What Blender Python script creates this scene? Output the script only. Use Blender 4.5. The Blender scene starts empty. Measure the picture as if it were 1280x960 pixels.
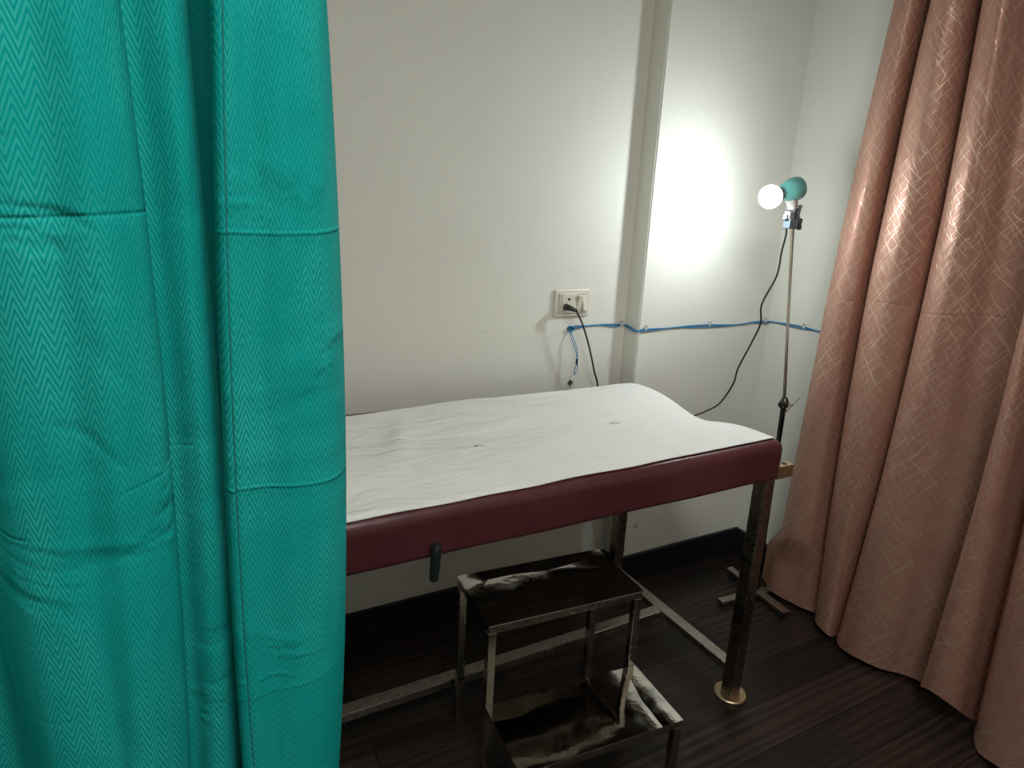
import bpy, bmesh, math, random
from mathutils import Vector, Matrix, noise
random.seed(7)
S = bpy.context.scene
C = S.collection
V = Vector

# ------------------------------------------------------------------ helpers
class Mat:
    def __init__(s, name):
        s.m = bpy.data.materials.new(name); s.m.use_nodes = True
        s.t = s.m.node_tree; s.b = s.t.nodes['Principled BSDF']
    def n(s, kind, **kw):
        nd = s.t.nodes.new(kind)
        for k, v in kw.items():
            if k.startswith('i_'):
                key = k[2:]
                nd.inputs[int(key) if key.isdigit() else key.replace('_', ' ')].default_value = v
            else: setattr(nd, k, v)
        return nd
    def l(s, a, b): s.t.links.new(a, b)
    def set(s, **kw):
        for k, v in kw.items(): s.b.inputs[k.replace('_', ' ')].default_value = v
        return s
    def math(s, op, a, b=None, c=None, clamp=False):
        nd = s.t.nodes.new('ShaderNodeMath'); nd.operation = op; nd.use_clamp = clamp
        for i, v in enumerate((a, b, c)):
            if v is None: continue
            if isinstance(v, (int, float)): nd.inputs[i].default_value = v
            else: s.l(v, nd.inputs[i])
        return nd.outputs[0]
    def step(s, v, lo, hi, a=0.0, b=1.0):
        nd = s.t.nodes.new('ShaderNodeMapRange'); nd.interpolation_type = 'SMOOTHSTEP'
        s.l(v, nd.inputs[0])
        for i, x in zip((1, 2, 3, 4), (lo, hi, a, b)): nd.inputs[i].default_value = x
        return nd.outputs[0]
    def mix(s, f, a, b):
        nd = s.t.nodes.new('ShaderNodeMix'); nd.data_type = 'RGBA'
        for i, v in ((0, f), (6, a), (7, b)):
            if isinstance(v, (int, float)): nd.inputs[i].default_value = v
            elif isinstance(v, tuple): nd.inputs[i].default_value = (*v, 1) if len(v) == 3 else v
            else: s.l(v, nd.inputs[i])
        return nd.outputs[2]
    def coord(s, which='Object'):
        return s.n('ShaderNodeTexCoord').outputs[which]
    def noise(s, vec, scale, detail=3, rough=.5, dist=0):
        nd = s.n('ShaderNodeTexNoise'); s.l(vec, nd.inputs['Vector'])
        nd.inputs['Scale'].default_value = scale; nd.inputs['Detail'].default_value = detail
        nd.inputs['Roughness'].default_value = rough; nd.inputs['Distortion'].default_value = dist
        return nd.outputs['Fac']
    def mapped(s, vec, scale=(1, 1, 1), loc=(0, 0, 0), rot=(0, 0, 0)):
        nd = s.n('ShaderNodeMapping'); s.l(vec, nd.inputs[0])
        nd.inputs['Scale'].default_value = scale; nd.inputs['Location'].default_value = loc; nd.inputs['Rotation'].default_value = rot
        return nd.outputs[0]
    def bump(s, h, dist, strength=1.0, prev=None):
        nd = s.n('ShaderNodeBump'); s.l(h, nd.inputs['Height'])
        nd.inputs['Distance'].default_value = dist; nd.inputs['Strength'].default_value = strength
        if prev is not None: s.l(prev, nd.inputs['Normal'])
        s.l(nd.outputs[0], s.b.inputs['Normal'])
        return nd.outputs[0]
    def col(s, c): s.l(c, s.b.inputs['Base Color'])

def simple(name, col, rough=.5, metal=0.0, **kw):
    m = Mat(name); m.set(Base_Color=(*col, 1), Roughness=rough, Metallic=metal, **kw)
    n = m.noise(m.coord(), 40, 3)
    m.l(m.step(n, .3, .7, rough * .85, min(1, rough * 1.15)), m.b.inputs['Roughness'])
    return m.m

# ------------------------------------------------------------------ materials
def mat_wall():
    m = Mat('wall_paint'); m.set(Roughness=.62, Specular_IOR_Level=.35)
    co = m.coord()
    n1 = m.noise(co, 1.3, 4, .6); n2 = m.noise(co, 14, 4, .6)
    c = m.mix(m.step(n1, .3, .75), (.76, .75, .69), (.72, .705, .645))
    # scattered scuffs
    sc = m.noise(m.mapped(co, (9, 9, 26)), 1.2, 2, .5)
    c = m.mix(m.math('MULTIPLY', m.step(sc, .73, .80), .35), c, (.36, .33, .28))
    # brown stain on the wall above the skirting
    d = m.n('ShaderNodeVectorMath', operation='DISTANCE'); m.l(co, d.inputs[0]); d.inputs[1].default_value = (1.49, 1.678, .222)
    dd = m.math('ADD', d.outputs['Value'], m.math('MULTIPLY', m.noise(co, 60, 3), .012))
    c = m.mix(m.math('MULTIPLY', m.step(dd, .012, .022, 1, 0), .55), c, (.32, .22, .12))
    m.col(c)
    m.bump(m.math('ADD', n2, m.math('MULTIPLY', m.noise(co, 5, 3), 2.0)), .004, .35)
    return m.m
def mat_skirting():
    m = Mat('black_skirting'); m.set(Roughness=.32)
    co = m.coord(); n = m.noise(co, 18, 5, .65)
    m.col(m.mix(m.step(n, .62, .78), (.012, .013, .017), (.05, .05, .055)))
    m.bump(n, .003, .3); return m.m
def mat_floor():
    m = Mat('dark_wood_planks'); m.set(Specular_IOR_Level=.32)
    co = m.coord()
    br = m.n('ShaderNodeTexBrick'); m.l(m.mapped(co, (1, 1, 1), (.35, .03, 0)), br.inputs['Vector'])
    br.offset = .37; br.offset_frequency = 2; br.squash = 1
    for k, v in (('Scale', 1), ('Brick Width', 1.15), ('Row Height', .128), ('Mortar Size', .0016), ('Mortar Smooth', .3), ('Bias', 0)): br.inputs[k].default_value = v
    br.inputs['Color1'].default_value = (0, 0, 0, 1); br.inputs['Color2'].default_value = (1, 1, 1, 1); br.inputs['Mortar'].default_value = (.5, .5, .5, 1)
    tone = m.n('ShaderNodeSeparateColor'); m.l(br.outputs['Color'], tone.inputs[0]); tv = tone.outputs[0]
    # per plank shift of the grain
    off = m.n('ShaderNodeCombineXYZ'); m.l(m.math('MULTIPLY', tv, 7.3), off.inputs[0]); m.l(m.math('MULTIPLY', tv, 3.1), off.inputs[2])
    ad = m.n('ShaderNodeVectorMath', operation='ADD'); m.l(co, ad.inputs[0]); m.l(off.outputs[0], ad.inputs[1])
    gv = m.mapped(ad.outputs[0], (1.6, 14, 4))
    w = m.n('ShaderNodeTexWave', wave_type='BANDS', bands_direction='Y'); m.l(gv, w.inputs[0])
    for k, v in (('Scale', .8), ('Distortion', 9), ('Detail', 3), ('Detail Scale', .7), ('Detail Roughness', .6)): w.inputs[k].default_value = v
    fine = m.noise(m.mapped(ad.outputs[0], (6, 160, 1)), 1, 3, .6)
    blot = m.noise(m.mapped(ad.outputs[0], (2, 6, 1)), 1.5, 3, .6)
    c = m.mix(tv, (.009, .0065, .0058), (.048, .030, .023))
    c = m.mix(m.math('MULTIPLY', w.outputs['Fac'], .75), c, (.006, .0045, .004))
    c = m.mix(m.math('MULTIPLY', m.step(fine, .52, .75), .45), c, (.055, .034, .026))
    c = m.mix(m.step(blot, .45, .8, 0, .5), c, (.012, .010, .010))
    c = m.mix(br.outputs['Fac'], c, (.004, .003, .003))
    m.col(c)
    m.l(m.step(w.outputs['Fac'], 0, 1, .30, .42), m.b.inputs['Roughness'])
    h = m.math('SUBTRACT', m.math('MULTIPLY', w.outputs['Fac'], .15), br.outputs['Fac'])
    m.bump(m.math('ADD', h, m.math('MULTIPLY', fine, .3)), .0016, .6)
    return m.m
def mat_vinyl():
    m = Mat('maroon_vinyl'); m.set(Specular_IOR_Level=.5, Coat_Weight=.15, Coat_Roughness=.25)
    co = m.coord(); n = m.noise(co, 5, 4, .6); g = m.noise(co, 260, 2, .5)
    c = m.mix(m.step(n, .35, .7), (.072, .014, .019), (.098, .023, .028))
    d = m.n('ShaderNodeVectorMath', operation='DISTANCE'); m.l(co, d.inputs[0]); d.inputs[1].default_value = (.567, 1.036, .778)
    c = m.mix(m.math('MULTIPLY', m.step(m.math('ADD', d.outputs['Value'], m.math('MULTIPLY', m.noise(co, 90, 3), .01)), .010, .018, 1, 0), .6), c, (.03, .018, .02))
    m.col(c)
    m.l(m.step(m.noise(co, 9, 4, .6), .3, .7, .30, .46), m.b.inputs['Roughness'])
    b = m.bump(g, .0006, .5); m.bump(m.noise(m.mapped(co, (3, 6, 6)), 2.2, 3, .5), .006, .5, b)
    return m.m
def mat_paper():
    m = Mat('white_sheet'); m.set(Roughness=.75, Specular_IOR_Level=.25)
    co = m.coord()
    c = m.mix(m.step(m.noise(co, 2.5, 4, .6), .3, .7), (.83, .835, .81), (.79, .79, .76))
    # small dark ink specks in three places
    sp = m.noise(m.mapped(co, (1, 1, 0)), 190, 2, .6)
    for (x, y, rx, ry, th) in ((.628, 1.281, .016, .008, .50), (1.045, 1.305, .022, .010, .50), (1.03, 1.235, .006, .004, .53), (.665, 1.262, .03, .006, .64), (1.09, 1.295, .02, .006, .62)):
        mp = m.mapped(co, (1 / rx, 1 / ry, 0), (-x / rx, -y / ry, 0))
        ln = m.n('ShaderNodeVectorMath', operation='LENGTH'); m.l(mp, ln.inputs[0])
        inside = m.step(ln.outputs['Value'], .7, 1.0, 1, 0)
        c = m.mix(m.math('MULTIPLY', m.step(sp, th, th + .04), inside), c, (.03, .03, .035))
    m.col(c)
    a = m.noise(m.mapped(co, (1.0, 2.2, 1), rot=(0, 0, .5)), 4.0, 5, .55, .6)
    b = m.bump(a, .034, .9); m.bump(m.noise(co, 45, 3, .6), .0012, .5, b)
    return m.m
def mat_tray():
    m = Mat('polished_steel_sheet'); m.set(Metallic=1, Base_Color=(.64, .61, .56, 1))
    co = m.coord()
    m.l(m.step(m.noise(co, 22, 4, .6), .35, .7, .035, .12), m.b.inputs['Roughness'])
    b = m.bump(m.noise(m.mapped(co, (1, 1.3, 1)), 4.6, 1.6, .4, .5), .0065, .8)
    m.bump(m.noise(m.mapped(co, (1, 1, 1)), 60, 3, .5), .0004, .4, b)
    sc = m.noise(co, 34, 5, .7)
    m.col(m.mix(m.step(sc, .66, .74), (.62, .59, .54), (.34, .31, .27)))
    return m.m
def mat_steel(name='brushed_steel', c1=(.46, .43, .38), c2=(.38, .35, .30), r=(.22, .42)):
    m = Mat(name); m.set(Metallic=1)
    co = m.coord(); n = m.noise(co, 12, 2, .4)
    m.col(m.mix(m.step(n, .4, .75), c1, c2))
    s = m.noise(co, 50, 3)
    m.l(m.step(m.math('ADD', m.math('MULTIPLY', s, .5), m.math('MULTIPLY', n, .5)), .3, .7, *r), m.b.inputs['Roughness'])
    m.bump(m.noise(co, 6, 0, .4), .001, .08)
    return m.m
def mat_teal():
    m = Mat('teal_chevron_fabric'); m.set(Specular_IOR_Level=.02)
    uv = m.coord('UV'); sx = m.n('ShaderNodeSeparateXYZ'); m.l(uv, sx.inputs[0]); u, v = sx.outputs[0], sx.outputs[1]
    tri = m.math('MULTIPLY', m.math('ABSOLUTE', m.math('SUBTRACT', m.math('FRACT', m.math('DIVIDE', u, .019)), .5)), 2)
    ph = m.math('DIVIDE', m.math('ADD', v, m.math('MULTIPLY', tri, .026)), .0118)
    st = m.math('ABSOLUTE', m.math('SUBTRACT', m.math('FRACT', ph), .5))
    stripe = m.step(st, .13, .34)
    big = m.noise(m.mapped(uv, (6, 2.2, 1)), 1.2, 3, .6)
    wv = m.noise(m.mapped(uv, (700, 700, 1)), 1, 2, .5)
    fac = m.math('MULTIPLY', stripe, m.step(big, .38, .66, .30, 1.0))
    c = m.mix(fac, (.003, .335, .310), (.040, .47, .44))
    m.col(c)
    m.l(m.step(fac, 0, 1, .70, .55), m.b.inputs['Roughness'])
    # folding creases left by packing, at their own heights on the cloth
    h = None
    for (z0, sl, u0, u1, a) in ((1.319, .02, -.1, .66, 1.), (1.0, -.05, -.1, .47, 1.), (1.040, .16, .55, .72, .5), (1.072, .03, .9, 1.3, 1.2), (.72, .12, -.1, .5, .35), (1.335, .0, .9, 1.3, .35), (.655, -.05, .9, 1.3, .35)):
        zz = m.math('ADD', m.math('SUBTRACT', v, z0), m.math('MULTIPLY', m.math('SUBTRACT', u, (u0 + u1) / 2), -sl))
        zz = m.math('ADD', zz, m.math('MULTIPLY', m.math('SINE', m.math('MULTIPLY', u, 17)), .004))
        g = m.math('MULTIPLY', m.step(m.math('ABSOLUTE', zz), 0, .004, 1, 0), m.math('MULTIPLY', m.step(u, u0, u0 + .02), m.step(u, u1 - .02, u1, 1, 0)))
        side = m.math('MULTIPLY', m.step(zz, -.02, .0, 0, 1), m.step(zz, 0, .03, 1, 0))
        g = m.math('MULTIPLY', m.math('ADD', g, m.math('MULTIPLY', side, .6)), a)
        h = g if h is None else m.math('ADD', h, g)
    b = m.bump(h, .0018, .7)
    diag = m.noise(m.mapped(uv, (4.5, 7, 1), rot=(0, 0, .7)), 1.0, 3, .5, 1.2)
    b = m.bump(m.math('MULTIPLY', m.step(diag, .5, .75), m.step(m.noise(uv, 2.3, 1), .45, .6)), .009, .55, b)
    b = m.bump(m.noise(m.mapped(uv, (10, 3.5, 1)), 1, 4, .6, .8), .008, .6, b)
    m.bump(m.math('ADD', m.math('MULTIPLY', stripe, .8), m.math('MULTIPLY', wv, .6)), .0005, .5, b)
    return m.m
def mat_pink():
    m = Mat('rose_brown_satin'); m.set(Specular_IOR_Level=.4)
    uv = m.coord('UV')
    wob = m.n('ShaderNodeTexNoise'); m.l(uv, wob.inputs['Vector']); wob.inputs['Scale'].default_value = 7; wob.inputs['Detail'].default_value = 2
    sc = m.n('ShaderNodeVectorMath', operation='SCALE'); m.l(wob.outputs['Color'], sc.inputs[0]); sc.inputs['Scale'].default_value = .013
    ad = m.n('ShaderNodeVectorMath', operation='ADD'); m.l(uv, ad.inputs[0]); m.l(sc.outputs[0], ad.inputs[1])
    tot = None
    for k, (ang, per) in enumerate(((.50, .0165), (-.55, .0175), (.78, .023), (-.85, .025), (.62, .047), (-.66, .041))):
        mp = m.mapped(ad.outputs[0], (1 / per, 1 / per * .03, 1), (k * 3.3, k * 1.7, 0), (0, 0, 0))
        # rotate first, then scale
        mp = m.mapped(m.mapped(ad.outputs[0], (1, 1, 1), (k * .07, 0, 0), (0, 0, ang)), (1 / per, .6, 1))
        s = m.n('ShaderNodeSeparateXYZ'); m.l(mp, s.inputs[0])
        ln = m.step(m.math('ABSOLUTE', m.math('SUBTRACT', m.math('FRACT', s.outputs[0]), .5)), .025, .06 if per < .03 else .04, 1, 0)
        msk = m.step(m.noise(m.mapped(mp, (.9, 22 if k < 4 else 9, 1), (k * 9, 0, 0)), 1, 1), .48, .53)
        ln = m.math('MULTIPLY', ln, msk)
        tot = ln if tot is None else m.math('MAXIMUM', tot, ln)
    base = m.mix(m.step(m.noise(m.mapped(uv, (3, 1.2, 1)), 1.5, 3), .35, .7), (.42, .212, .160), (.48, .255, .195))
    fac = m.math('MULTIPLY', tot, m.step(m.noise(m.mapped(uv, (5, 3, 1)), 1, 2), .35, .65, .38, .85))
    m.col(m.mix(fac, base, (.74, .55, .42)))
    m.l(m.step(tot, 0, 1, .47, .34), m.b.inputs['Roughness'])
    m.l(m.step(tot, 0, 1, .30, .55), m.b.inputs['Metallic'])
    sx = m.n('ShaderNodeSeparateXYZ'); m.l(uv, sx.inputs[0])
    zz = m.math('ADD', m.math('SUBTRACT', sx.outputs[1], 1.13), m.math('MULTIPLY', m.math('SINE', m.math('MULTIPLY', sx.outputs[0], 14)), .006))
    b = m.bump(m.step(m.math('ABSOLUTE', zz), 0, .006, 1, 0), .0012, .5)
    b = m.bump(m.noise(m.mapped(uv, (14, 5, 1)), 1, 4, .6, .8), .010, .6, b)
    m.bump(tot, .0005, .5, b)
    return m.m

M = dict(
    wall=mat_wall(), skirting=mat_skirting(), floor=mat_floor(), vinyl=mat_vinyl(), paper=mat_paper(), tray=mat_tray(),
    steel=mat_steel(), steel_dark=mat_steel('worn_steel', (.34, .31, .26), (.24, .21, .17), (.20, .38)),
    steel_stool=mat_steel('stool_steel', (.50, .46, .40), (.38, .33, .28), (.14, .32)),
    brass=mat_steel('rusted_yellow_steel', (.62, .50, .32), (.40, .27, .14), (.35, .5)),
    teal_dark=simple('dark_teal_thread', (.003, .20, .185), .8),
    teal=mat_teal(), pink=mat_pink(),
    chrome=mat_steel('chrome_tube', (.55, .48, .40), (.40, .33, .27), (.12, .25)),
    black_steel=mat_steel('dark_tube', (.12, .11, .10), (.05, .045, .04), (.2, .4)),
    rubber=simple('black_rubber', (.012, .018, .017), .3),
    cord=simple('black_cord', (.012, .012, .013), .45),
    blue=simple('blue_cable', (.012, .20, .44), .45),
    cream=simple('cream_plastic', (.70, .66, .56), .35),
    cream_dark=simple('socket_plastic', (.62, .58, .48), .4),
    board=simple('dark_board', (.06, .04, .032), .6),
    hole=simple('socket_hole', (.02, .018, .015), .7),
    clip=simple('white_clip', (.72, .70, .64), .4),
    teal_plastic=simple('teal_plastic', (.12, .36, .33), .38),
    grey_plastic=simple('grey_plastic', (.16, .165, .17), .45),
    slate=simple('slate_plastic', (.07, .09, .11), .4),
    knob=simple('dark_knob', (.06, .06, .07), .4),
    pale=simple('pale_plastic', (.27, .245, .23), .45),
    rail=simple('white_rail', (.6, .6, .58), .35),
)
def emit(name, col, strength):
    m = Mat(name); m.set(Base_Color=(.9, .9, .9, 1), Emission_Color=(*col, 1), Emission_Strength=strength, Roughness=.4)
    return m.m
M['bulb'] = emit('glowing_bulb', (.90, 1.0, 1.01), 210)
M['panel'] = emit('light_diffuser', (1.0, .985, .93), 27)

# ------------------------------------------------------------------ object helpers
def link(name, me, mat, parent=None, smooth=False):
    me.materials.append(M[mat] if isinstance(mat, str) else mat)
    o = bpy.data.objects.new(name, me); C.objects.link(o)
    if parent is not None: o.parent = parent
    if smooth:
        for p in me.polygons: p.use_smooth = True
    return o
def world_of(p):
    v = V((0, 0, 0)); 
    while p is not None: v += p.location; p = p.parent
    return v
def obj(name, bm, mat, parent=None, smooth=False, autosmooth=None):
    """bm is in world coordinates; the mesh is stored relative to its parent's place"""
    off = world_of(parent)
    for v in bm.verts: v.co -= off
    bmesh.ops.recalc_face_normals(bm, faces=bm.faces)
    me = bpy.data.meshes.new(name); 
    if autosmooth:
        for f in bm.faces: f.smooth = True
        for e in bm.edges:
            if len(e.link_faces) == 2 and e.calc_face_angle(0) > autosmooth: e.smooth = False
    bm.to_mesh(me); bm.free()
    return link(name, me, mat, parent, smooth)
def empty(name, loc, label, cat, group=None):
    o = bpy.data.objects.new(name, None); C.objects.link(o); o.location = loc; o.empty_display_size = .1
    tag(o, label, cat, group); return o
def tag(o, label, cat, group=None):
    o['label'] = label; o['category'] = cat
    if group: o['group'] = group
    return o
def struct(o): o['kind'] = 'structure'; return o
def box(bm, lo, hi, bev=0.0, seg=2, mat=None):
    r = bmesh.ops.create_cube(bm, size=1)
    vs = r['verts']; lo = V(lo); hi = V(hi); c = (lo + hi) / 2; d = hi - lo
    for v in vs: v.co = V((v.co.x * d.x, v.co.y * d.y, v.co.z * d.z)) + c
    if bev:
        es = list({e for v in vs for e in v.link_edges})
        r2 = bmesh.ops.bevel(bm, geom=es, offset=bev, segments=seg, affect='EDGES', profile=.5)
        vs = list({v for f in r2['faces'] for v in f.verts} | {v for v in vs if v.is_valid})
    if mat is not None:
        for v in vs: v.co = mat @ v.co
    return vs
def frame_from(d):
    d = d.normalized(); up = V((0, 0, 1)) if abs(d.z) < .95 else V((1, 0, 0))
    a = d.cross(up).normalized(); b = a.cross(d).normalized(); return a, b
def tube(bm, pts, r, n=12, cap=True):
    pts = [V(p) for p in pts]; rr = r if isinstance(r, (list, tuple)) else [r] * len(pts)
    rings = []; a = None
    for i, p in enumerate(pts):
        d = (pts[min(i + 1, len(pts) - 1)] - pts[max(i - 1, 0)]).normalized()
        if a is None: a, b = frame_from(d)
        else:
            a = (a - d * a.dot(d)).normalized(); b = d.cross(a)
        rings.append([bm.verts.new(p + (a * math.cos(t) + b * math.sin(t)) * rr[i]) for t in [2 * math.pi * k / n for k in range(n)]])
    for i in range(len(rings) - 1):
        for k in range(n): bm.faces.new((rings[i][k], rings[i][(k + 1) % n], rings[i + 1][(k + 1) % n], rings[i + 1][k]))
    if cap: bm.faces.new(rings[0][::-1]); bm.faces.new(rings[-1])
def beam(bm, p0, p1, w, h, bev=.002, up=V((0, 0, 1))):
    """square tube bar from p0 to p1, w across and h along `up`"""
    p0, p1 = V(p0), V(p1); d = (p1 - p0); L = d.length; d.normalize()
    a = d.cross(up).normalized(); b = a.cross(d).normalized()
    Mx = Matrix((( *a, 0), (*d, 0), (*b, 0), (0, 0, 0, 1))).transposed(); Mx.translation = p0
    box(bm, (-w / 2, 0, -h / 2), (w / 2, L, h / 2), bev, 2, Mx)
def cyl(bm, p0, p1, r, n=24, bev=0):
    tube(bm, [p0, p1], r, n)
def lathe(bm, p0, axis, prof, n=28):
    """prof: list of (distance along axis, radius)"""
    p0 = V(p0); d = V(axis).normalized(); a, b = frame_from(d); rings = []
    for s, r in prof:
        if r < 1e-6: rings.append([bm.verts.new(p0 + d * s)])
        else: rings.append([bm.verts.new(p0 + d * s + (a * math.cos(2 * math.pi * k / n) + b * math.sin(2 * math.pi * k / n)) * r) for k in range(n)])
    for A, B in zip(rings, rings[1:]):
        for k in range(n):
            k2 = (k + 1) % n
            if len(A) == 1 and len(B) == 1: continue
            if len(A) == 1: bm.faces.new((A[0], B[k], B[k2]))
            elif len(B) == 1: bm.faces.new((A[k], A[k2], B[0]))
            else: bm.faces.new((A[k], A[k2], B[k2], B[k]))
def catmull(P, t):
    n = len(P) - 1; t = max(0, min(n - 1e-6, t)); i = int(t); f = t - i
    a, b, c, d = P[max(i - 1, 0)], P[i], P[i + 1], P[min(i + 2, n)]
    return [.5 * (2 * y + (z - x) * f + (2 * x - 5 * y + 4 * z - w) * f * f + (3 * y - x - 3 * z + w) * f ** 3) for x, y, z, w in zip(a, b, c, d)]
def smooth_path(P, n):
    return [catmull(P, i * (len(P) - 1) / n) for i in range(n + 1)]

# ------------------------------------------------------------------ the room
XR, YP, YW = 2.045, 1.678, 1.755          # right wall, pillar face, recessed wall face
XL, YF, ZC = -1.55, -1.75, 2.62
PX = 1.411                                 # left edge of the projecting pillar
bm = bmesh.new(); box(bm, (XL - .1, YF - .1, -.1), (XR + .1, YW + .1, 0)); struct(obj('floor', bm, 'floor'))
bm = bmesh.new(); box(bm, (XL - .1, YF - .1, ZC), (XR + .1, YW + .1, ZC + .1)); struct(obj('ceiling', bm, 'wall'))
def prism(bm, poly, z0, z1):
    lo = [bm.verts.new((x, y, z0)) for x, y in poly]; hi = [bm.verts.new((x, y, z1)) for x, y in poly]
    n = len(poly); bm.faces.new(lo[::-1]); bm.faces.new(hi)
    for i in range(n): bm.faces.new((lo[i], lo[(i + 1) % n], hi[(i + 1) % n], hi[i]))
bm = bmesh.new()
prism(bm, [(XL - .1, YW), (PX, YW), (PX, YP), (XR + .1, YP), (XR + .1, YW + .1), (XL - .1, YW + .1)], 0, ZC)
ws = [e for e in bm.edges if abs(e.verts[0].co.x - PX) < 1e-4 and abs(e.verts[1].co.x - PX) < 1e-4 and abs(e.verts[0].co.y - YP) < 1e-4 and abs(e.verts[1].co.y - YP) < 1e-4]
bmesh.ops.bevel(bm, geom=ws, offset=.004, segments=3, affect='EDGES')
struct(obj('wall_back', bm, 'wall'))
bm = bmesh.new(); box(bm, (XR, YF - .1, 0), (XR + .1, YP, ZC)); struct(obj('wall_right', bm, 'wall'))
bm = bmesh.new(); box(bm, (XL - .1, YF - .1, 0), (XL, YW, ZC)); struct(obj('wall_left', bm, 'wall'))
bm = bmesh.new(); box(bm, (XL, YF - .1, 0), (XR, YF, ZC)); struct(obj('wall_front', bm, 'wall'))
# skirting follows the step of the pillar
T, HB = .014, .107
bm = bmesh.new()
prism(bm, [(XL, YW - T), (PX - T, YW - T), (PX - T, YP - T), (XR, YP - T), (XR, YP), (PX, YP), (PX, YW), (XL, YW)], 0, HB)
bmesh.ops.bevel(bm, geom=[e for e in bm.edges if e.verts[0].co.z > HB - 1e-4 and e.verts[1].co.z > HB - 1e-4], offset=.003, segments=2, affect='EDGES')
struct(obj('baseboard_back', bm, 'skirting'))
bm = bmesh.new(); box(bm, (XR - T, YF, 0), (XR, YP - T, HB), .003); struct(obj('baseboard_right', bm, 'skirting'))

# ------------------------------------------------------------------ examination bed
bed = empty('examination_bed', (.48, 1.345, 0), 'long examination bed with a maroon vinyl mattress on square steel legs', 'bed')
BX0, BX1, BY0, BY1, BZ0, BZ1 = -.43, 1.402, 1.030, 1.655, .697, .800
def sag(x, y):
    return .034 * math.exp(-((x - 1.41) / .13) ** 2) * math.exp(-((y - 1.33) / .115) ** 2)
def rounded_box(lo, hi, r, nx, ny, nz, fn=None):
    bm = bmesh.new(); lo, hi = V(lo), V(hi); key = {}
    def P(i, j, k):
        if (i, j, k) not in key:
            p = V((lo.x + (hi.x - lo.x) * i / nx, lo.y + (hi.y - lo.y) * j / ny, lo.z + (hi.z - lo.z) * k / nz))
            key[(i, j, k)] = bm.verts.new(p)
        return key[(i, j, k)]
    for i in range(nx):
        for j in range(ny):
            for k in (0, nz): bm.faces.new((P(i, j, k), P(i + 1, j, k), P(i + 1, j + 1, k), P(i, j + 1, k)))
        for k in range(nz):
            for j in (0, ny): bm.faces.new((P(i, j, k), P(i + 1, j, k), P(i + 1, j, k + 1), P(i, j, k + 1)))
    for j in range(ny):
        for k in range(nz):
            for i in (0, nx): bm.faces.new((P(i, j, k), P(i, j + 1, k), P(i, j + 1, k + 1), P(i, j, k + 1)))
    for v in bm.verts:
        q = V([max(a + r, min(b - r, c)) for a, b, c in zip(lo, hi, v.co)]); d = v.co - q
        if d.length > 1e-9: v.co = q + d.normalized() * r
        if fn: fn(v)
    return bm
def mf(v):
    v.co.z = max(v.co.z, BZ0)
    t = (v.co.z - BZ0) / (BZ1 - BZ0)
    v.co.z -= sag(v.co.x, v.co.y) * t
    v.co.z += (.0012 * noise.noise(v.co * 4)) * t
    if v.co.y < BY0 + .02: v.co.y += .003 * noise.noise(V((v.co.x * 5, 0, v.co.z * 9)))
obj('mattress', rounded_box((BX0, BY0, BZ0 - .020), (BX1, BY1, BZ1), .026, 230, 80, 18, mf), 'vinyl', bed, smooth=True)
# steel frame
LX, LY0, LY1, W = 1.372, 1.060, 1.632, .038
LX0 = -.40
def leg(x, y):
    bm = bmesh.new(); beam(bm, (x, y, .006), (x, y, .699), W, W, .0025, up=V((0, 1, 0)))
    o = obj('leg', bm, 'steel_dark', bed)
    bm = bmesh.new(); lathe(bm, (x, y, 0), (0, 0, 1), [(0, .0), (0, .045), (.003, .047), (.007, .0465), (.009, .044), (.010, .0)], 40)
    obj('foot_disc', bm, 'brass', o, autosmooth=.6)
for x in (LX, LX0):
    for y in (LY0, LY1): leg(x, y)
bm = bmesh.new()
for x in (LX, LX0):
    beam(bm, (x, LY0, .688), (x, LY1, .688), .024, .017)
for y in (LY0 + .016, LY1 - .016): beam(bm, (LX0, y, .688), (LX, y, .688), .024, .017)
obj('top_frame', bm, 'steel_dark', bed)
bm = bmesh.new(); box(bm, (BX0 + .02, BY0 + .02, .6955), (BX1 - .02, BY1 - .02, .6995)); obj('base_board', bm, 'board', bed)
for x in (LX, LX0):
    bm = bmesh.new(); beam(bm, (x, LY0 + W / 2, .088), (x, LY1 - W / 2, .088), W, .025); obj('cross_rail', bm, 'steel', bed)
bm = bmesh.new(); beam(bm, (LX0 + W / 2, 1.372, .088), (LX - W / 2, 1.372, .088), .038, .025); obj('long_rail', bm, 'steel', bed)
# socket stub with drilled holes at the corner
bm = bmesh.new(); beam(bm, (1.385, 1.046, .711), (1.447, 1.046, .711), .028, .036, .003)
stub = obj('rod_socket', bm, 'brass', bed); stub['label'] = 'rusty yellowish square steel stub with drilled holes'
bm = bmesh.new(); lathe(bm, (1.4474, 1.046, .709), (1, 0, 0), [(0, .006), (.0008, .006), (.0008, 0)], 16); obj('hole', bm, 'hole', stub)
bm = bmesh.new(); lathe(bm, (1.422, 1.046, .7292), (0, 0, 1), [(0, .0085), (.0008, .0085), (.0008, 0)], 16); obj('hole', bm, 'hole', stub)
# black lever under the front edge
bm = bmesh.new(); tube(bm, [(.414, 1.05, .722), (.414, 1.017, .722)], .007, 14)
lev = obj('adjusting_lever', bm, 'rubber', bed, autosmooth=.6); lev['label'] = 'black rubber covered lever'
bm = bmesh.new(); lathe(bm, (.415, 1.012, .733), (-.07, .0, -1), [(0, 0), (0, .007), (.004, .0095), (.020, .010), (.060, .0095), (.074, .009), (.077, .006), (.077, 0)], 20)
obj('grip', bm, 'rubber', lev, autosmooth=.7)

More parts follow.
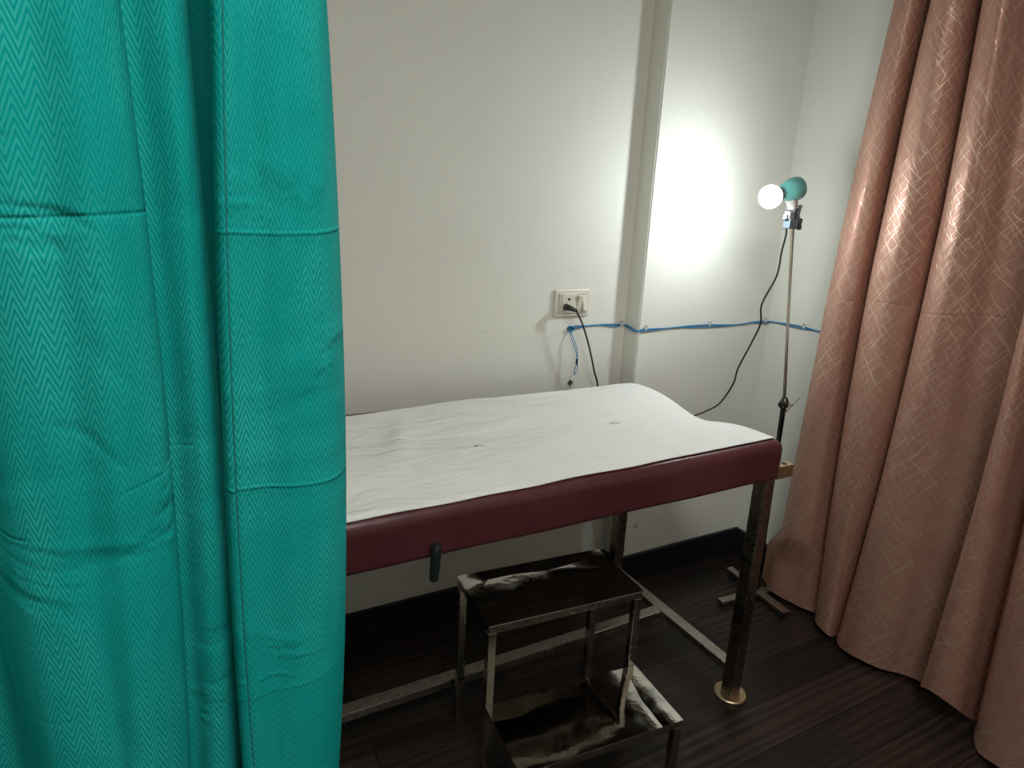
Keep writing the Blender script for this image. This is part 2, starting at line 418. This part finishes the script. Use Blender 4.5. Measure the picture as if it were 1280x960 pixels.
# ------------------------------------------------------------------ white sheet on the bed
def sheet():
    bm = bmesh.new(); nx, ny = 330, 110; uvg = []
    r = .026
    def top(x, y):
        z = BZ1 - sag(x, y) + .0012 * noise.noise(V((x, y, BZ1)) * 4)
        for e in (BY0 + r - y, y - (BY1 - r), x - (BX1 - r)):
            if e > 0: z -= r - math.sqrt(max(0, r * r - min(e, r) ** 2))
        return z
    for i in range(nx + 1):
        row = []
        s = i / nx
        for j in range(ny + 1):
            t = j / ny
            x = -.42 + s * (1.408 + .42)
            front = 1.041 + .004 * noise.noise(V((x * 6, 3, 0))) + .016 * max(0, (x - .6) / .8)
            back = 1.595 + .052 * min(1, max(0, (x - .3) / .6)) + .003 * noise.noise(V((x * 7, 9, 0)))
            y = front + (back - front) * t
            # loosely cut end: rounded far corner
            end = 1.404 - .055 * max(0, (t - .80) / .20) ** 2.2 - .02 * max(0, (.10 - t) / .10)
            x = -.42 + s * (end + .42)
            z = top(min(x, BX1 - .001), y) + .0035
            w = noise.noise(V((x * 3.1 + y * 2.0, y * 5.5 - x * 1.2, 1.3)))
            w2 = noise.noise(V((x * 9 + y * 7, y * 13 - x * 6, 4.3)))
            lift = .0025 * max(0, w) + .0022 * max(0, w2)
            # a loose ripple near the far end and one near the head end
            lift += .005 * math.exp(-((x - 1.30) / .05) ** 2) * math.exp(-((y - 1.58) / .06) ** 2)
            rid = (x - .44) - .32 * (y - 1.3)
            lift += .011 * math.exp(-(rid / .035) ** 2) * math.exp(-((y - 1.40) / .12) ** 2)
            if t < .06: lift *= t / .06 * .8 + .2
            row.append(bm.verts.new((x, y, z + lift)))
        uvg.append(row)
    for i in range(nx):
        for j in range(ny): bm.faces.new((uvg[i][j], uvg[i + 1][j], uvg[i + 1][j + 1], uvg[i][j + 1]))
    o = obj('bed_sheet', bm, 'paper', None, smooth=True)
    md = o.modifiers.new('thickness', 'SOLIDIFY'); md.thickness = .0012; md.offset = 1
    return o
tag(sheet(), 'wrinkled white sheet with ink specks spread over the maroon bed', 'sheet')

# ------------------------------------------------------------------ step stool
A = math.radians(-4.6)
st = empty('step_stool', (.805, 1.215, 0), 'two step stool with mirror polished steel treads in front of the bed', 'stool')
st.rotation_euler.z = A
def sobj(name, bm, mat, parent=st, **kw):
    me_off = V((0, 0, 0)); p = parent
    bmesh.ops.recalc_face_normals(bm, faces=bm.faces)
    sm = kw.pop('smooth', False); au = kw.pop('autosmooth', None)
    if au:
        for f in bm.faces: f.smooth = True
        for e in bm.edges:
            if len(e.link_faces) == 2 and e.calc_face_angle(0) > au: e.smooth = False
    me = bpy.data.meshes.new(name); bm.to_mesh(me); bm.free()
    return link(name, me, mat, parent, sm)
def tread(name, x0, x1, y0, y1, z):
    bm = bmesh.new(); nx, ny = 42, 24; g = []
    for i in range(nx + 1):
        g.append([])
        for j in range(ny + 1):
            u, v = i / nx, j / ny; x = x0 + (x1 - x0) * u; y = y0 + (y1 - y0) * v
            e = min(1, min(u, 1 - u) * 9) * min(1, min(v, 1 - v) * 6)
            dz = .0012 * noise.noise(V((x * 7, y * 8, z * 9))) * e
            if name == 'upper_tread': dz -= .0050 * (1 - (2 * v - 1) ** 2) * min(1, min(u, 1 - u) * 6)      # dished to keep the wall's bright reflection off the back
            else: dz -= .0075 * max(0, (u - .62) / .38) ** 2 * (1 - .3 * v)  # right third bent down so that it reflects the bright wall
            g[-1].append(bm.verts.new((x, y, z + dz)))
    for i in range(nx):
        for j in range(ny): bm.faces.new((g[i][j], g[i + 1][j], g[i + 1][j + 1], g[i][j + 1]))
    # folded edge
    rim = [g[i][0] for i in range(nx + 1)] + [g[nx][j] for j in range(1, ny + 1)] + [g[i][ny] for i in range(nx - 1, -1, -1)] + [g[0][j] for j in range(ny - 1, 0, -1)]
    lo = [bm.verts.new((v.co.x, v.co.y, z - .003)) for v in rim]; n = len(rim)
    for i in range(n): bm.faces.new((rim[i], rim[(i + 1) % n], lo[(i + 1) % n], lo[i]))
    bm.faces.new(lo)
    return sobj(name, bm, 'tray', autosmooth=.5)
def tread_frame(x0, x1, y0, y1, z):
    bm = bmesh.new(); t = .020; i = t / 2
    beam(bm, (x0, y0 + i, z), (x1, y0 + i, z), t, t, .0015); beam(bm, (x0, y1 - i, z), (x1, y1 - i, z), t, t, .0015)
    beam(bm, (x0 + i, y0 + t, z), (x0 + i, y1 - t, z), t, t, .0015); beam(bm, (x1 - i, y0 + t, z), (x1 - i, y1 - t, z), t, t, .0015)
    return bm
ux0, ux1, uy0, uy1 = -.209, .214, -.117, .102       # upper step
lx0, lx1, ly0, ly1 = -.209, .214, -.318, -.117      # lower step
tread('upper_tread', ux0, ux1, uy0, uy1, .433); sobj('upper_frame', tread_frame(ux0 + .001, ux1 - .001, uy0 + .001, uy1 - .001, .4195), 'steel_stool')
tread('lower_tread', lx0, lx1, ly0, ly1, .213); sobj('lower_frame', tread_frame(lx0 + .001, lx1 - .001, ly0 + .001, ly1 - .001, .1995), 'steel_stool')
for (x, y, h) in ((ux0 + .011, uy0 + .011, .41), (ux1 - .011, uy0 + .011, .41), (ux0 + .011, uy1 - .011, .41), (ux1 - .011, uy1 - .011, .41), (lx0 + .011, ly0 + .011, .19), (lx1 - .011, ly0 + .011, .19)):
    bm = bmesh.new(); beam(bm, (x, y, 0), (x, y, h), .020, .020, .0015, up=V((0, 1, 0)))
    sobj('leg', bm, 'steel_stool')

# ------------------------------------------------------------------ wall socket with switches
Y0 = YW
so = empty('wall_socket', (1.178, Y0, 1.064), 'cream double plate with socket and switches on the wall above the bed', 'socket')
bm = bmesh.new(); box(bm, (1.110, Y0 - .012, 1.020), (1.246, Y0, 1.108), .004); obj('face_plate', bm, 'cream', so)
bm = bmesh.new(); box(bm, (1.124, Y0 - .0165, 1.030), (1.232, Y0 - .011, 1.098), .002); obj('module_frame', bm, 'cream_dark', so)
bm = bmesh.new(); box(bm, (1.134, Y0 - .019, 1.033), (1.188, Y0 - .016, 1.095), .0015); sk = obj('socket_insert', bm, 'cream', so)
bm = bmesh.new()
lathe(bm, (1.159, Y0 - .0189, 1.077), (0, -1, 0), [(0, .0045), (.0006, .0045), (.0006, 0)], 16)
for x in (1.149, 1.171): lathe(bm, (x, Y0 - .0189, 1.052), (0, -1, 0), [(0, .0034), (.0006, .0034), (.0006, 0)], 14)
obj('pin_hole', bm, 'hole', sk)
for x, tl in ((1.200, .25), (1.221, -.25)):
    bm = bmesh.new(); Mx = Matrix.Translation((x, Y0 - .018, 1.064)) @ Matrix.Rotation(tl, 4, 'X')
    box(bm, (-.0085, -.005, -.026), (.0085, .004, .026), .0015, 2, Mx); obj('rocker_switch', bm, 'cream', so)

# ------------------------------------------------------------------ blue cable pinned along the walls
def cable_path(off, wob, ph):
    P = [(1.178, Y0 - .007, .978), (1.20, Y0 - .006, .984), (1.235, Y0 - .004, .985), (1.30, Y0 - .004, .985), (1.356, Y0 - .004, .983), (1.392, Y0 - .004, .983), (PX - .006, Y0 - .010, .980),
         (PX - .005, Y0 - .045, .976), (PX - .004, YP + .004, .972), (PX + .004, YP - .005, .974), (1.432, YP - .005, .978), (1.518, YP - .004, .9775), (1.62, YP - .004, .979), (1.732, YP - .004, .980), (1.867, YP - .004, .976), (1.97, YP - .004, .981), (XR - .014, YP - .006, .982),
         (XR - .006, YP - .016, .983), (XR - .004, 1.60, .984), (XR - .004, 1.514, .987), (XR - .004, 1.45, .984), (XR - .004, 1.30, .982), (XR - .004, 1.10, .985), (XR - .004, .70, .983)]
    out = []
    for i, q in enumerate(smooth_path(P, 260)):
        out.append((q[0], q[1], q[2] + off + wob * math.sin(i * .19 + ph)))
    return out
cab = empty('data_cable', (1.178, Y0, .978), 'thin blue twin cable running along the wall at socket height', 'cable')
bm = bmesh.new(); tube(bm, cable_path(0, .0012, 0), .0023, 8); obj('strand', bm, 'blue', cab, smooth=True)
bm = bmesh.new()
pts = cable_path(-.0035, .0035, 2)
tube(bm, pts, .0019, 8); obj('strand', bm, 'blue', cab, smooth=True)
bm = bmesh.new()   # knot
for k in range(3):
    a0 = k * 2.1
    tube(bm, [(1.179 + .010 * math.cos(a0 + t * .55), Y0 - .010 - .005 * math.sin(t * .9 + k), .978 + .008 * math.sin(a0 + t * .55)) for t in range(12)], .002, 8)
obj('knot', bm, 'blue', cab, smooth=True)
bm = bmesh.new()
for s in (1, -1):
    P = [(1.1761, 1.747, .9748), (1.180 + .004 * s, 1.730, .9455), (1.1943 + .003 * s, 1.722, .903), (1.1944, 1.718, .8711), (1.1923 + .005 * s, 1.715, .845), (1.184, 1.714, .825)]
    tube(bm, smooth_path(P, 40), .0014, 8)
tail = obj('loose_tail', bm, 'blue', cab, smooth=True)
bm = bmesh.new(); tube(bm, [(1.1946, 1.7185, .880), (1.1942, 1.7178, .863)], .0042, 10); obj('band', bm, 'cord', tail)
bm = bmesh.new(); Mx = Matrix.Translation((1.179, 1.714, .814)) @ Matrix.Rotation(math.radians(32), 4, 'Y')
box(bm, (-.009, -.005, -.008), (.009, .005, .012), .0015, 2, Mx); con = obj('connector', bm, 'clip', tail)
bm = bmesh.new()
for dx in (-.004, .004): box(bm, (dx - .0018, -.003, -.024), (dx + .0018, .003, -.006), .0005, 1, Mx)
obj('contact', bm, 'cord', con)
def clip(x, y, z, nx, ny, label):
    o = empty('cable_clip', (x, y, z), label, 'clip', 'white clips holding the blue cable')
    n = V((nx, ny, 0)); t = V((-ny, nx, 0)); bm = bmesh.new()
    pts = [V((x, y, z)) + n * (.0065 * math.sin(a)) + V((0, 0, .0075 * math.cos(a))) for a in [math.pi * k / 8 for k in range(9)]]
    lo = [bm.verts.new(p - t * .004) for p in pts]; hi = [bm.verts.new(p + t * .004) for p in pts]
    lo2 = [bm.verts.new(p - t * .004 + n * .002) for p in pts]; hi2 = [bm.verts.new(p + t * .004 + n * .002) for p in pts]
    for i in range(8):
        bm.faces.new((lo2[i], lo2[i + 1], hi2[i + 1], hi2[i])); bm.faces.new((lo[i], lo[i + 1], lo2[i + 1], lo2[i])); bm.faces.new((hi[i], hi[i + 1], hi2[i + 1], hi2[i]))
        bm.faces.new((lo[i], lo[i + 1], hi[i + 1], hi[i]))
    bm.faces.new((lo[0], hi[0], hi2[0], lo2[0])); bm.faces.new((lo[8], hi[8], hi2[8], lo2[8]))
    obj('saddle', bm, 'clip', o)
    bm = bmesh.new(); p = V((x, y, z + .010)); tube(bm, [p, p + n * .010], .0018, 8); tube(bm, [p + n * .010, p + n * .0115], .003, 10); obj('nail', bm, 'steel', o)
clip(1.392, Y0, .983, 0, -1, 'white cable clip on the recessed wall just left of the pillar')
clip(1.436, YP, .978, 0, -1, 'white cable clip at the left edge of the pillar')
clip(1.732, YP, .980, 0, -1, 'white cable clip midway along the pillar face')
clip(2.022, YP, .982, 0, -1, 'white cable clip in the room corner by the lamp pole')
clip(XR, 1.514, .987, -1, 0, 'white cable clip on the right wall near the rose curtain')

# switch plate mostly hidden by the right curtain
sp = empty('switch_plate', (XR, 1.405, 1.04), 'cream switch plate peeking from behind the rose brown curtain', 'switch')
bm = bmesh.new(); box(bm, (XR - .012, 1.345, .998), (XR, 1.447, 1.082), .003); obj('face_plate', bm, 'cream', sp)
for y in (1.376, 1.414):
    bm = bmesh.new(); box(bm, (XR - .017, y - .012, 1.015), (XR - .011, y + .012, 1.065), .002); obj('rocker_switch', bm, 'cream_dark', sp)

# ------------------------------------------------------------------ examination lamp
LB = V((1.847, 1.385, 0))
lamp = empty('examination_lamp', LB, 'standing examination lamp with lit bulb and teal head on a thin pole', 'lamp')
bm = bmesh.new(); beam(bm, (1.828, 1.236, .028), (1.868, 1.538, .028), .030, .014); base = obj('base', bm, 'steel', lamp)
bm = bmesh.new(); beam(bm, (1.680, 1.402, .014), (2.014, 1.372, .014), .030, .014); obj('base_bar', bm, 'steel', lamp)
for (px, py, h) in ((1.832, 1.262, .021), (1.864, 1.512, .021), (1.70, 1.400, .007), (1.995, 1.374, .007)):
    bm = bmesh.new(); box(bm, (px - .012, py - .012, 0), (px + .012, py + .012, h), .002); obj('foot', bm, 'rubber', lamp)
TOPP = V((1.829, 1.385, .765)); RT = V((1.731, 1.385, 1.338))
bm = bmesh.new(); tube(bm, [LB + V((0, 0, .034)), TOPP], .0095, 16); obj('pole', bm, 'black_steel', lamp, autosmooth=.6)
bm = bmesh.new(); tube(bm, [TOPP + V((0, 0, -.01)), RT + V((0, 0, .012))], .0058, 14); obj('rod', bm, 'chrome', lamp, autosmooth=.6)
bm = bmesh.new(); lathe(bm, TOPP + V((.001, 0, -.022)), (-.02, 0, 1), [(0, 0), (0, .013), (.003, .0145), (.022, .0145), (.026, .012), (.034, .009), (.034, 0)], 20)
tube(bm, [TOPP + V((0, 0, -.008)), TOPP + V((-.024, -.010, -.008))], .0055, 10)
lathe(bm, TOPP + V((-.022, -.010, -.008)), (-1, -.3, .1), [(0, 0), (0, .010), (.006, .012), (.010, .010), (.010, 0)], 12)
cl = obj('clamp', bm, 'black_steel', lamp, autosmooth=.6)
bm = bmesh.new(); tube(bm, [TOPP + V((0, 0, -.006)), TOPP + V((.004, -.032, -.006))], .004, 10)
tube(bm, [TOPP + V((-.028, -.030, -.030)), TOPP + V((.034, -.030, .016))], .0028, 10)
obj('tightening_bar', bm, 'chrome', cl)
# head: ball clamp, neck, teal cap, bulb
HX = V((1.712, 1.385, 0))
bm = bmesh.new()
box(bm, (1.702, 1.372, 1.332), (1.740, 1.398, 1.362), .003)
tube(bm, [(1.731, 1.385, 1.345), (1.725, 1.385, 1.360)], .012, 16)
obj('rod_clamp', bm, 'slate', lamp)
bm = bmesh.new()
box(bm, (1.698, 1.374, 1.361), (1.722, 1.396, 1.384), .003)
box(bm, (1.690, 1.378, 1.360), (1.699, 1.392, 1.374), .002)
tube(bm, [(1.712, 1.385, 1.378), (1.716, 1.385, 1.392)], .009, 14)
obj('joint_block', bm, 'grey_plastic', lamp)
def wing(c, d, name):
    bm = bmesh.new(); c = V(c); d = V(d).normalized()
    tube(bm, [c, c + d * .016], .0055, 12)
    for s in (-1, 1):
        lathe(bm, c + d * .018 + V((0, 0, -.001)), V((d.x * .45, 0, s * 1.0)), [(-.002, 0), (0, .008), (.010, .0085), (.017, .0065), (.020, 0)], 12)
    return obj(name, bm, 'knob', lamp, autosmooth=.8)
wing((1.738, 1.385, 1.352), (1, -.1, -.2), 'wing_knob'); wing((1.718, 1.383, 1.376), (1, -.2, .12), 'wing_knob')
bm = bmesh.new()   # neck sweeping up from joint to the cap
tube(bm, smooth_path([(1.716, 1.385, 1.384), (1.718, 1.385, 1.396), (1.714, 1.385, 1.410), (1.706, 1.385, 1.424), (1.702, 1.385, 1.438)], 14), [.011 + .011 * (i / 14) for i in range(15)], 18)
neck = obj('neck', bm, 'pale', lamp, autosmooth=.9)
bm = bmesh.new(); tube(bm, [(1.724, 1.383, 1.401), (1.741, 1.376, 1.399)], .004, 10); tube(bm, [(1.739, 1.376, 1.399), (1.744, 1.374, 1.399)], .007, 12); obj('screw', bm, 'grey_plastic', neck)
BC = V((1.615, 1.385, 1.422)); AX = V((.105, 0, .029)).normalized()
bm = bmesh.new()   # teal cap: a hood open towards the bulb
lathe(bm, BC + AX * .050, AX, [(-.004, .016), (-.004, .0215), (.004, .024), (.024, .030), (.044, .035), (.058, .0355), (.067, .034), (.072, .027), (.072, 0)], 30)
hd = obj('shade', bm, 'teal_plastic', lamp, autosmooth=.45)
bm = bmesh.new()
lathe(bm, BC, AX, [(.0168, .0292), (.020, .0272), (.026, .0225), (.034, .018), (.044, .015), (.076, .014)], 28); obj('bulb_collar', bm, 'pale', lamp, smooth=True)
bm = bmesh.new()
lathe(bm, BC, AX, [(-.0335 * math.cos(math.pi * k / 24), .0335 * math.sin(math.pi * k / 24)) for k in range(0, 17)], 32)
bl = obj('bulb', bm, 'bulb', lamp, smooth=True)
# power cord from the lamp to the socket
P = [(1.700, 1.395, 1.380), (1.708, 1.398, 1.362), (1.727, 1.40, 1.320), (1.746, 1.422, 1.259), (1.762, 1.44, 1.181), (1.745, 1.467, 1.086), (1.778, 1.489, 1.014), (1.772, 1.511, .94), (1.752, 1.533, .851), (1.764, 1.556, .786), (1.736, 1.578, .712), (1.68, 1.592, .680), (1.629, 1.60, .664), (1.56, 1.625, .62), (1.49, 1.650, .50), (1.42, 1.690, .36),
     (1.37, 1.720, .36), (1.325, 1.718, .50), (1.30, 1.714, .65), (1.2827, 1.710, .7793), (1.2568, 1.700, .8347), (1.2392, 1.695, .8787), (1.2137, 1.690, .9409), (1.1858, 1.690, 1.0032), (1.1675, 1.695, 1.0369), (1.1618, 1.697, 1.0472)]
bm = bmesh.new(); tube(bm, smooth_path(P, 260), .0030, 10); cd = obj('power_cord', bm, 'cord', lamp, smooth=True)
bm = bmesh.new()
tube(bm, smooth_path([(1.150, 1.739, 1.052), (1.145, 1.728, 1.0535), (1.138, 1.713, 1.0555), (1.140, 1.704, 1.0545), (1.150, 1.699, 1.0505), (1.1605, 1.697, 1.0475), (1.165, 1.696, 1.044)], 24), [.0115 - .0075 * (i / 24) ** 1.6 for i in range(25)], 16)
obj('plug', bm, 'cord', cd, autosmooth=.8)

# ------------------------------------------------------------------ curtains
def curtain(name, ctrl, zs, axis, z0f, z1, mat, label, ncol, nrow, flip=False, flare=None, hem='left'):
    """ctrl rows: three positions along the rail (at heights zs) and the depth of the fold; vertical cloth sheet hung from z1"""
    def q(c, z):
        a, b, d = zs; lo = a - .25; hi = d + .15
        zc = max(lo, min(hi, z))
        def L(zz):
            return (c[0] * (zz - b) * (zz - d) / ((a - b) * (a - d)) + c[1] * (zz - a) * (zz - d) / ((b - a) * (b - d)) + c[2] * (zz - a) * (zz - b) / ((d - a) * (d - b)))
        v = L(zc)
        if zc != z: v += (z - zc) * (L(zc + .01) - L(zc - .01)) / .02 * .5
        return v
    n = len(ctrl); bm = bmesh.new(); uvl = bm.loops.layers.uv.new('UVMap'); grid = []
    # parameter samples evenly by arc length at mid height
    T = [i * (n - 1) / 1200 for i in range(1201)]
    pm = [catmull([(q(c, zs[1]), c[3]) for c in ctrl], t) for t in T]
    acc = [0]
    for a, b in zip(pm, pm[1:]): acc.append(acc[-1] + math.hypot(a[0] - b[0], a[1] - b[1]))
    tot = acc[-1]; ts = []; k = 0
    for i in range(ncol + 1):
        s = tot * i / ncol
        while k < 1199 and acc[k + 1] < s: k += 1
        f = (s - acc[k]) / max(1e-9, acc[k + 1] - acc[k]); ts.append((T[k] + (T[k + 1] - T[k]) * min(1, f), s))
    for j in range(nrow + 1):
        w = j / nrow; row = []
        for (t, s) in ts:
            zb = z0f(t); z = zb + (z1 - zb) * w
            cz = [(q(c, z), c[3]) for c in ctrl]
            a, d = catmull(cz, t)
            if flare: 
                fa, fd = flare(t, z); a += fa; d += fd
            wr = noise.noise(V((s * 7, z * 2.2, 3.1 if axis == 'Y' else 8.7))) * .0045 + noise.noise(V((s * 22, z * 6, 5))) * .0014
            d += wr
            row.append((bm.verts.new((a, d, z) if axis == 'Y' else (d, a, z)), s, z))
        grid.append(row)
    for j in range(nrow):
        for i in range(ncol):
            q4 = (grid[j][i], grid[j][i + 1], grid[j + 1][i + 1], grid[j + 1][i])
            f = bm.faces.new([x[0] for x in q4])
            for l, x in zip(f.loops, q4): l[uvl].uv = (x[1], x[2])
    return obj(name, bm, mat, None, smooth=True)
TA = [(-.5748, -.4358, -.3197, .840), (-.5500, -.4167, -.3052, .880), (-.4762, -.3553, -.2558, .820), (-.3713, -.3116, -.2270, .820),
  (-.2729, -.2719, -.2249, .870), (-.2673, -.2491, -.2200, .910), (-.2229, -.2200, -.1987, .900), (-.1909, -.1976, -.1785, .850), (-.1591, -.1608, -.1472, .790),
  (-.1158, -.1228, -.1150, .774), (-.0964, -.0930, -.0850, .779), (-.0782, -.0578, -.0497, .765), (-.0440, -.0205, -.0229, .782), (-.0275, -.0085, -.0133, .803),
  (-.0322, -.0146, -.0191, .828), (-.0276, -.0133, -.0183, .843), (-.0152, .0005, -.0026, .842), (-.0021, .0157, .0174, .828), (.0110, .0281, .0309, .823),
  (.0321, .0432, .0440, .835), (.0408, .0506, .0500, .868), (.0345, .0452, .0459, .915), (.0449, .0524, .0591, .965), (.0806, .0833, .0900, .985), (.120, .125, .130, .975), (.155, .160, .162, .990)]
TB = [(.0420, .0485, .0690, .815), (.0443, .0520, .0711, .792), (.0632, .0654, .0836, .784), (.0822, .0945, .1007, .788), (.1127, .1261, .1281, .779),
  (.1417, .1648, .1602, .781), (.1673, .1888, .1814, .800), (.1835, .2048, .1953, .835), (.1871, .2088, .2018, .870), (.1751, .2005, .1964, .893), (.1559, .1793, .1826, .900)]
ZR = 2.33
a = curtain('curtain', TA, (.5, 1.05, 1.55), 'Y', lambda t: .05, ZR, 'teal', '', 350, 330)
tag(a, 'wide teal chevron curtain with deep folds filling the left side', 'curtain', 'teal curtains on the left rail')
b = curtain('curtain', TB, (.5, 1.05, 1.55), 'Y', lambda t: .05, ZR, 'teal', '', 150, 330)
tag(b, 'narrow flat teal chevron curtain panel nearest the bed', 'curtain', 'teal curtains on the left rail')
# stitched side hem of the narrow panel: a folded strip with a seam
def hem_strip(src, ncol, c0, c1, mat, parent, off, name='side_hem'):
    me = src.data; W_ = ncol + 1; rows = len(me.vertices) // W_
    bm = bmesh.new(); uvl = bm.loops.layers.uv.new('UVMap'); g = []
    for j in range(rows):
        g.append([])
        for i in range(c0, c1 + 1):
            v = me.vertices[j * W_ + i]; e = 1 if i < c1 else 0
            g[-1].append(bm.verts.new(v.co + V(off) * (1 if i < c1 else .15)))
    for j in range(rows - 1):
        for i in range(c1 - c0):
            f = bm.faces.new((g[j][i], g[j][i + 1], g[j + 1][i + 1], g[j + 1][i]))
            for l in f.loops: l[uvl].uv = (l.vert.co.x + .004, l.vert.co.z)
    return obj(name, bm, mat, parent, smooth=True)
hem_strip(b, 150, 0, 17, 'teal', b, (0, -.0034, 0))
bm = bmesh.new(); tube(bm, [b.data.vertices[j * 151 + 17].co + V((0, -.0022, 0)) for j in range(331)], .0010, 6); obj('seam', bm, 'teal_dark', b, smooth=True)

PA = [(1.3633, 1.3471, 1.3024, 1.900), (1.3028, 1.2864, 1.2463, 1.862), (1.2407, 1.2435, 1.2202, 1.880), (1.2175, 1.2341, 1.2173, 1.925), (1.1963, 1.2194, 1.2086, 1.955), (1.1904, 1.2180, 1.2020, 1.915), (1.1482, 1.1808, 1.1678, 1.872), (1.1023, 1.1217, 1.1197, 1.858), (1.0922, 1.0836, 1.0877, 1.885), (1.0916, 1.0637, 1.0774, 1.925), (1.0768, 1.0483, 1.0677, 1.955), (1.0870, 1.0480, 1.0612, 1.910), (1.0462, 1.0101, 1.0265, 1.860), (0.9773, 0.9549, 0.9802, 1.842), (0.9178, 0.9121, 0.9562, 1.875), (0.8774, 0.8813, 0.9346, 1.920), (0.8285, 0.8337, 0.8770, 1.940), (0.7750, 0.7760, 0.8024, 1.930)]
PH = [0.03, 0.028, 0.026, 0.02, 0.012, 0.012, 0.027, 0.029, 0.012, 0.012, 0.012, 0.012, 0.012, 0.026, 0.017, 0.012, 0.012, 0.015]
PB = [(0.7860, 0.7677, 0.7957, 1.840), (0.7429, 0.7387, 0.7670, 1.810), (0.6906, 0.7250, 0.7555, 1.840), (0.6782, 0.7146, 0.7390, 1.900), (0.6549, 0.6862, 0.7088, 1.930), (0.6543, 0.6804, 0.7044, 1.880), (0.6097, 0.6428, 0.6683, 1.810), (0.5294, 0.5760, 0.6067, 1.780), (0.4530, 0.5051, 0.5338, 1.800), (0.4078, 0.4522, 0.4926, 1.870), (0.3308, 0.3820, 0.4075, 1.850), (0.2284, 0.2834, 0.3127, 1.790)]
PHB = [0.068, 0.097, 0.072, 0.026, 0.012, 0.012, 0.012, 0.035, 0.038, 0.012, 0.031, 0.101]
def hemf(H): return lambda t: catmull([(h,) for h in H], t)[0]
def fl(t, z):
    w = max(0, 1 - t / 2.6); s = max(0, min(1, (.30 - z) / .14)); s = s * s * (3 - 2 * s); w2 = max(0, min(1, (3.4 - t) / 1.6))
    return .072 * w * s, .034 * w2 * s
c = curtain('curtain', PA, (.1, 1.0, 1.9), 'X', hemf(PH), ZR, 'pink', '', 420, 340, flare=fl)
tag(c, 'rose brown satin curtain with crossed gold lines beside the lamp', 'curtain', 'rose brown curtains along the right wall')
d = curtain('curtain', PB, (.1, 1.0, 1.9), 'X', hemf(PHB), ZR, 'pink', '', 300, 340)
tag(d, 'rose brown satin curtain panel at the far right edge overlapping its neighbour', 'curtain', 'rose brown curtains along the right wall')
# rails the curtains hang from
def rail(name, p0, p1, label, brackets):
    o = empty(name, V(p0), label, 'rail')
    bm = bmesh.new(); tube(bm, [p0, p1], .011, 16); obj('rod', bm, 'rail', o, autosmooth=.6)
    for p in brackets:
        bm = bmesh.new(); tube(bm, [p, (p[0], p[1], ZC)], .006, 10); lathe(bm, (p[0], p[1], ZC - .006), (0, 0, 1), [(0, 0), (0, .022), (.006, .022)], 16); obj('hanger', bm, 'rail', o)
rail('curtain_rail', (-1.45, .84, ZR + .01), (.45, .84, ZR + .01), 'white tubular rail carrying the teal curtains', [(-1.2, .84, ZR + .01), (-.1, .84, ZR + .01), (.4, .84, ZR + .01)])
rail('curtain_rail', (1.885, -.6, ZR + .01), (1.885, 1.55, ZR + .01), 'white tubular rail carrying the rose brown curtains', [(1.885, -.4, ZR + .01), (1.885, .6, ZR + .01), (1.885, 1.5, ZR + .01)])

# ------------------------------------------------------------------ ceiling light
cx, cy, hw = .25, -.35, .30
cl = empty('ceiling_light', (cx, cy, ZC), 'square white panel light fixed flat on the ceiling', 'light')
bm = bmesh.new(); t = .02
for (x0, y0, x1, y1) in ((cx - hw - t, cy - hw - t, cx + hw + t, cy - hw), (cx - hw - t, cy + hw, cx + hw + t, cy + hw + t), (cx - hw - t, cy - hw, cx - hw, cy + hw), (cx + hw, cy - hw, cx + hw + t, cy + hw)):
    box(bm, (x0, y0, ZC - .025), (x1, y1, ZC))
obj('frame', bm, 'rail', cl)
bm = bmesh.new(); box(bm, (cx - hw, cy - hw, ZC - .018), (cx + hw, cy + hw, ZC - .004)); obj('diffuser', bm, 'panel', cl)

# ------------------------------------------------------------------ world, camera
w = bpy.data.worlds.new('World'); S.world = w; w.use_nodes = True
w.node_tree.nodes['Background'].inputs[0].default_value = (.5, .5, .5, 1); w.node_tree.nodes['Background'].inputs[1].default_value = .05
cam = bpy.data.cameras.new('Camera'); co = bpy.data.objects.new('Camera', cam); C.objects.link(co)
cam.sensor_fit = 'HORIZONTAL'; cam.sensor_width = 36; cam.lens = 36 * 800 / 1280; cam.clip_start = .02
yaw, pitch, roll = [math.radians(a) for a in (28.98625474, 15.23802412, 2.75594477)]
fw = V((math.sin(yaw) * math.cos(pitch), math.cos(yaw) * math.cos(pitch), -math.sin(pitch)))
r = V((math.cos(yaw), -math.sin(yaw), 0)); u = r.cross(fw)
r2 = r * math.cos(roll) + u * math.sin(roll); u2 = -r * math.sin(roll) + u * math.cos(roll)
mw = Matrix(((r2.x, u2.x, -fw.x, 0), (r2.y, u2.y, -fw.y, 0), (r2.z, u2.z, -fw.z, 1.35), (0, 0, 0, 1)))
co.matrix_world = mw; S.camera = co
S.view_settings.view_transform = 'Standard'; S.view_settings.look = 'None'; S.view_settings.gamma = 1; S.view_settings.use_curve_mapping = False
S.view_settings.exposure = 0.0
